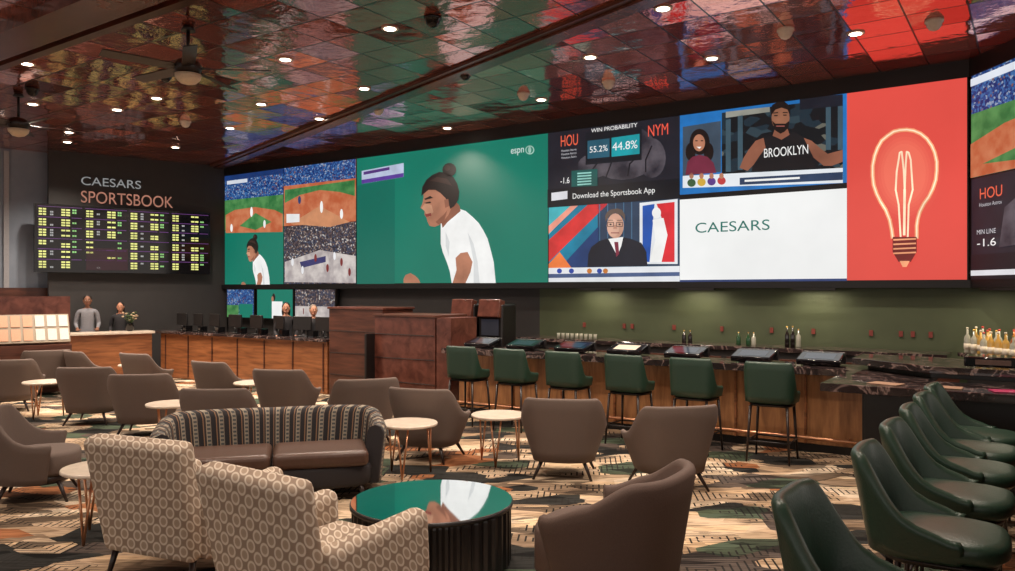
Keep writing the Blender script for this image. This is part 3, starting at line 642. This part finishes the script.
# ---------- stools ----------
def stool(x,y,rz,wing=False):
    b=B()
    if wing: shell(b,.31,.31,.6,.66,lambda t:1.14-.36*sm((t-.34)/.6),112,.88,.06,GREEN,N=40,lean=.1)
    else: shell(b,.29,.25,.45,.68,lambda t:1.14-.34*sm((t-.5)/.4),105,.95,.055,GREEN,N=36)
    k=1.12 if wing else 1
    cushion(b,.255*k,.26*k,.6,.66,.77,GREEN,(0,.03*k)); cushion(b,.24*k,.23*k,.6,.63,.67,BLK,(0,.02))
    f=[(sx*.2,sy*.18,.64,sx*.235,sy*.225) for sx in (-1,1) for sy in (-1,1)]
    for a0,a1,z,c0,c1 in f: b.cyl((a0,a1,z),(c0,c1,0),.018,.012,DLEG,8)
    q=[(-.228,-.215),(.228,-.215),(.228,.215),(-.228,.215)]
    for k in range(4): b.cyl((q[k][0],q[k][1],.24),(q[(k+1)%4][0],q[(k+1)%4][1],.24),.010,.010,BLK,8)
    b.finish('bar_stool',(x,y,0),rz)
for uu in (-6.86,-6.02,-5.17,-4.28,-3.40,-2.5):
    X,Y=W(uu,9.05); stool(X,Y,-TH+random.uniform(-.05,.05))
for k,vv in enumerate((3.28,4.42,5.3,6.1,6.87,7.58)):
    X,Y=W(-.42 if k else -.5,vv); stool(X,Y,-TH-math.pi/2+random.uniform(-.05,.05),True)
# ---------- fans ----------
def fan(x,y,r0):
    b=B(); b.cyl((0,0,CEIL-.42),(0,0,CEIL),.02,.02,BLK,10); b.cyl((0,0,CEIL-.06),(0,0,CEIL),.08,.06,BLK,16)
    b.lathe([(.05,-.12),(.14,-.1),(.16,-.02),(.12,.04),(.03,.07)],(0,0,CEIL-.45),DLEG,20)
    b.lathe([(.02,-.12),(.09,-.1),(.14,-.05),(.15,0)],(0,0,CEIL-.57),mat('frosted_bowl',col(225,200,170),.4),20)
    for k in range(5):
        a=r0+k*2*math.pi/5; Rm=Matrix.Rotation(a,3,'Z')@Matrix.Rotation(.25,3,'X')
        b.box(Rm@Vector((.56,0,0))+Vector((0,0,CEIL-.5)),(.76,.15,.012),DLEG,Rm); b.box(Rm@Vector((.18,0,0))+Vector((0,0,CEIL-.5)),(.16,.04,.02),BLK,Rm)
    b.finish('ceiling_fan',(x,y,0))
fan(-3.75,9.1,.1); fan(-7.7,12.2,.7)
# ---------- downlights ----------
DL=[(-1.39,9.17),(1.71,8.52),(-6.57,10.6),(-4.1,12.9),(-2.98,10.4),(-5.66,12.5),(-6.7,13.3),(-7.9,12.9),(2.73,10.35),(4.2,9.35),(-1.15,14.8),(-5.3,14.8),(-3.4,14.0),(1.1,10.3),(-7.2,16.8),(.55,12.6),(-5.4,17.0),(-8.6,15.2),(-2.2,11.9),(0,4.2),(-3,4.5),(2.6,5),(-.2,6.6),(-3.2,7.2),(-6.2,7.2),(-9.5,10.5),(-9.3,14.2),(3.9,7.2),(-9.2,16.2)]  # rows nearest the camera are out of view, added for their light
LE=mat('lamp_lens',(1,.86,.68,1),em=12)
for i,(x,y) in enumerate(DL):
    b=B(); b.lathe([(.10,0),(.105,-.012),(.075,-.014),(.07,-.002)],(0,0,0),TOPW,20); b.cyl((0,0,-.012),(0,0,-.016),.068,.068,LE,20)
    o=b.finish('recessed_downlight',(x,y,CEIL))
    l=bpy.data.lights.new('downlight_beam','SPOT'); l.energy=310; l.spot_size=math.radians(125); l.spot_blend=.8; l.color=(1,.85,.71); l.shadow_soft_size=.08
    if y>14 or (x<-8): l.energy=380
    if x>2: l.energy=260
    lo=bpy.data.objects.new('downlight_beam',l); sc.collection.objects.link(lo); lo.parent=o; lo.location=(0,0,-.06)
for x,y in ((-.85,8.8),(.25,12.2),(1.5,11.5),(-7.3,11.9),(-4.9,11.1),(-2.2,13.2),(4.9,8.9),(-.6,11.0),(3.3,9.2),(-5.9,14.2)):
    b=B(); b.lathe([(.10,0),(.10,-.03),(.085,-.035),(.08,-.07),(.05,-.11),(.015,-.125)],(0,0,0),BLKG if (x<0 and y<13) else TOPW,16); b.finish('dome_camera',(x,y,CEIL))
for uu in (-6.3,-4.5,-2.7):
    b=B(); b.box((0,0,0),(.6,.05,.03),BLK); X,Y=W(uu,11.95); o=b.finish('shelf_lamp',(X,Y,1.96),-TH)
    l=bpy.data.lights.new('shelf_lamp_light','AREA'); l.energy=6; l.size=.6; l.size_y=.05; l.shape='RECTANGLE'; l.color=(1,.85,.62)
    lo=bpy.data.objects.new('shelf_lamp_light',l); sc.collection.objects.link(lo); lo.parent=o; lo.location=(0,0,-.02)
b=B(); b.box((0,0,0),(1.4,.05,.03),BLK); X,Y=to_world(FR,1.0,-.0); o=b.finish('shelf_lamp',(X,Y,1.96),FR[2])
l=bpy.data.lights.new('shelf_lamp_light','AREA'); l.energy=12; l.size=1.2; l.size_y=.05; l.shape='RECTANGLE'; l.color=(1,.85,.62)
lo=bpy.data.objects.new('shelf_lamp_light',l); sc.collection.objects.link(lo); lo.parent=o; lo.location=(0,0,-.02)
# ---------- people ----------
def skinmesh(verts,edges,radii,sub=1):
    me=bpy.data.meshes.new('t'); me.from_pydata(verts,edges,[]); o=bpy.data.objects.new('t',me); sc.collection.objects.link(o)
    md=o.modifiers.new('s','SKIN'); md.use_smooth_shade=True
    for i,r in enumerate(radii):
        rr=r if isinstance(r,tuple) else (r,r); me.skin_vertices[0].data[i].radius=rr; me.skin_vertices[0].data[i].use_root=(i==0)
    s=o.modifiers.new('d','SUBSURF'); s.levels=sub; s.render_levels=sub
    bpy.context.view_layer.update()
    dg=bpy.context.evaluated_depsgraph_get(); m2=bpy.data.meshes.new_from_object(o.evaluated_get(dg)); bpy.data.objects.remove(o)
    return m2
WHTM=mat('eye_white',col(235,235,235),.3)
def person(x,y,rz,k,shirt,pants,hair,skin,longhair=False):
    V=[(0,0,.95),(0,0,1.1),(0,.01,1.28),(0,.01,1.41),(0,.01,1.49),(0,-.01,1.56)]; Rr=[(.15,.11),(.13,.10),(.16,.11),(.12,.09),.052,.05]
    E=[(0,1),(1,2),(2,3),(3,4),(4,5)]
    hands=[]
    for s in (-1,1):
        n=len(V); V+=[(s*.17,.01,1.41),(s*.22,.03,1.15),(s*.19,-.2,1.06),(s*.18,-.25,1.055)]; Rr+=[.062,.046,.032,.026]; E+=[(3,n),(n,n+1),(n+1,n+2),(n+2,n+3)]
        n=len(V); V+=[(s*.09,0,.88),(s*.10,-.02,.5),(s*.10,.02,.09),(s*.105,-.13,.045)]; Rr+=[.095,.066,.045,.04]; E+=[(0,n),(n,n+1),(n+1,n+2),(n+2,n+3)]
        hands.append((s,Vector((s*.18,-.25,1.055))))
    me=skinmesh(V,E,Rr)
    b=B(); b.bm.from_mesh(me); S,Pn,K,Sh=b.mi(shirt),b.mi(pants),b.mi(skin),b.mi(BLK)
    for f in b.bm.faces:
        c=f.calc_center_median(); f.smooth=True
        f.material_index=S
        if c.z<.95 and c.y>-.14: f.material_index=Pn
        if c.z<.09: f.material_index=Sh
        if c.z>1.475 and abs(c.x)<.08: f.material_index=K
        if c.y<-.2 and c.z>.9: f.material_index=K
    for s,w in hands:
        b.sph(w+Vector((0,-.04,-.005)),(.038,.05,.016),skin,seg=10)
        for j in range(4):
            L=(.06,.072,.066,.05)[j]; q=w+Vector((s*(-.027+j*.018),-.08,-.004)); m1=q+Vector((0,-L*.5,-.008)); m2=m1+Vector((0,-L*.4,-.022))
            b.cyl(q,m1,.009,.008,skin,8); b.cyl(m1,m2,.008,.006,skin,8); b.sph(m1,(.0085,)*3,skin,seg=8)
        q=w+Vector((-s*.032,-.03,-.004)); b.cyl(q,q+Vector((-s*.03,-.035,-.006)),.011,.008,skin,8)
    c=Vector((0,-.01,1.645))
    b.sph(c,(.076,.094,.115),skin,seg=20); b.sph(c+Vector((0,-.045,-.065)),(.048,.045,.045),skin)
    b.cyl(c+Vector((0,-.085,.02)),c+Vector((0,-.112,-.022)),.006,.014,skin,8)
    for s in (-1,1):
        b.sph(c+Vector((s*.03,-.082,.012)),(.012,.008,.007),WHTM,seg=8); b.sph(c+Vector((s*.03,-.089,.012)),(.006,.004,.006),BLK,seg=8)
        b.box(c+Vector((s*.03,-.088,.032)),(.028,.008,.005),hair); b.sph(c+Vector((s*.076,.0,0)),(.012,.022,.032),skin,seg=8)
    b.sph(c+Vector((0,-.09,-.055)),(.024,.008,.007),mat('lip',col(150,80,72),.5),seg=8)
    b.sph(c+Vector((0,.022,.034)),(.086,.09,.098),hair,seg=20)
    if longhair: b.sph(c+Vector((0,.06,-.07)),(.09,.05,.15),hair,seg=16)
    o=b.finish('person',(x,y,0),rz); o.scale=(k,k,k); return o
SK1=mat('skin_tan',col(190,135,108),.6); SK2=mat('skin_brown',col(130,88,68),.6)
HB=mat('hair_black',col(24,18,16),.6); HBR=mat('hair_grey',col(120,110,100),.6)
person(-9.35,17.25,.5,1.04,mat('shirt_grey',col(120,120,126),.8),mat('trouser_black',col(24,24,28),.8),HB,SK2)
person(-8.85,17.72,.3,.95,mat('blouse_black',col(34,32,36),.8),MC['trouser_black'],HB,SK1,True)
person(-4.5,15.75,.3,.96,MC['blouse_black'],MC['trouser_black'],HB,SK1,True)
person(-3.84,15.33,.5,.94,MC['blouse_black'],MC['trouser_black'],HBR,SK1)
b=B(); b.lathe([(.05,0),(.09,.05),(.07,.16),(.08,.18)],(0,0,0),BLKG,14)
GRL2=mat('leaf_green',col(60,80,40),.6); PK=mat('petal_cream',col(190,165,135),.6)
for k in range(26):
    a=random.uniform(0,6.28); r=random.uniform(.03,.17); z=random.uniform(.24,.42); b.cyl((0,0,.15),(r*math.cos(a),r*math.sin(a),z),.004,.003,GRL2,5); b.sph((r*math.cos(a),r*math.sin(a),z),(.028,.028,.018),PK if k%2 else GRL2,seg=7)
X,Y=to_world(FL,-2.4,-.95); b.finish('flower_vase',(X,Y,1.036))
# ---------- world & camera ----------
w=bpy.data.worlds.new('room_ambient'); sc.world=w; w.use_nodes=True
w.node_tree.nodes['Background'].inputs[0].default_value=(1,.89,.81,1); w.node_tree.nodes['Background'].inputs[1].default_value=.95
cd=bpy.data.cameras.new('camera'); co=bpy.data.objects.new('camera',cd); sc.collection.objects.link(co)
cd.sensor_width=36; cd.lens=775/1015*36; cd.shift_y=4.5/1015
co.location=(0,0,1.95); co.rotation_euler=(math.pi/2,0,0)
sc.camera=co
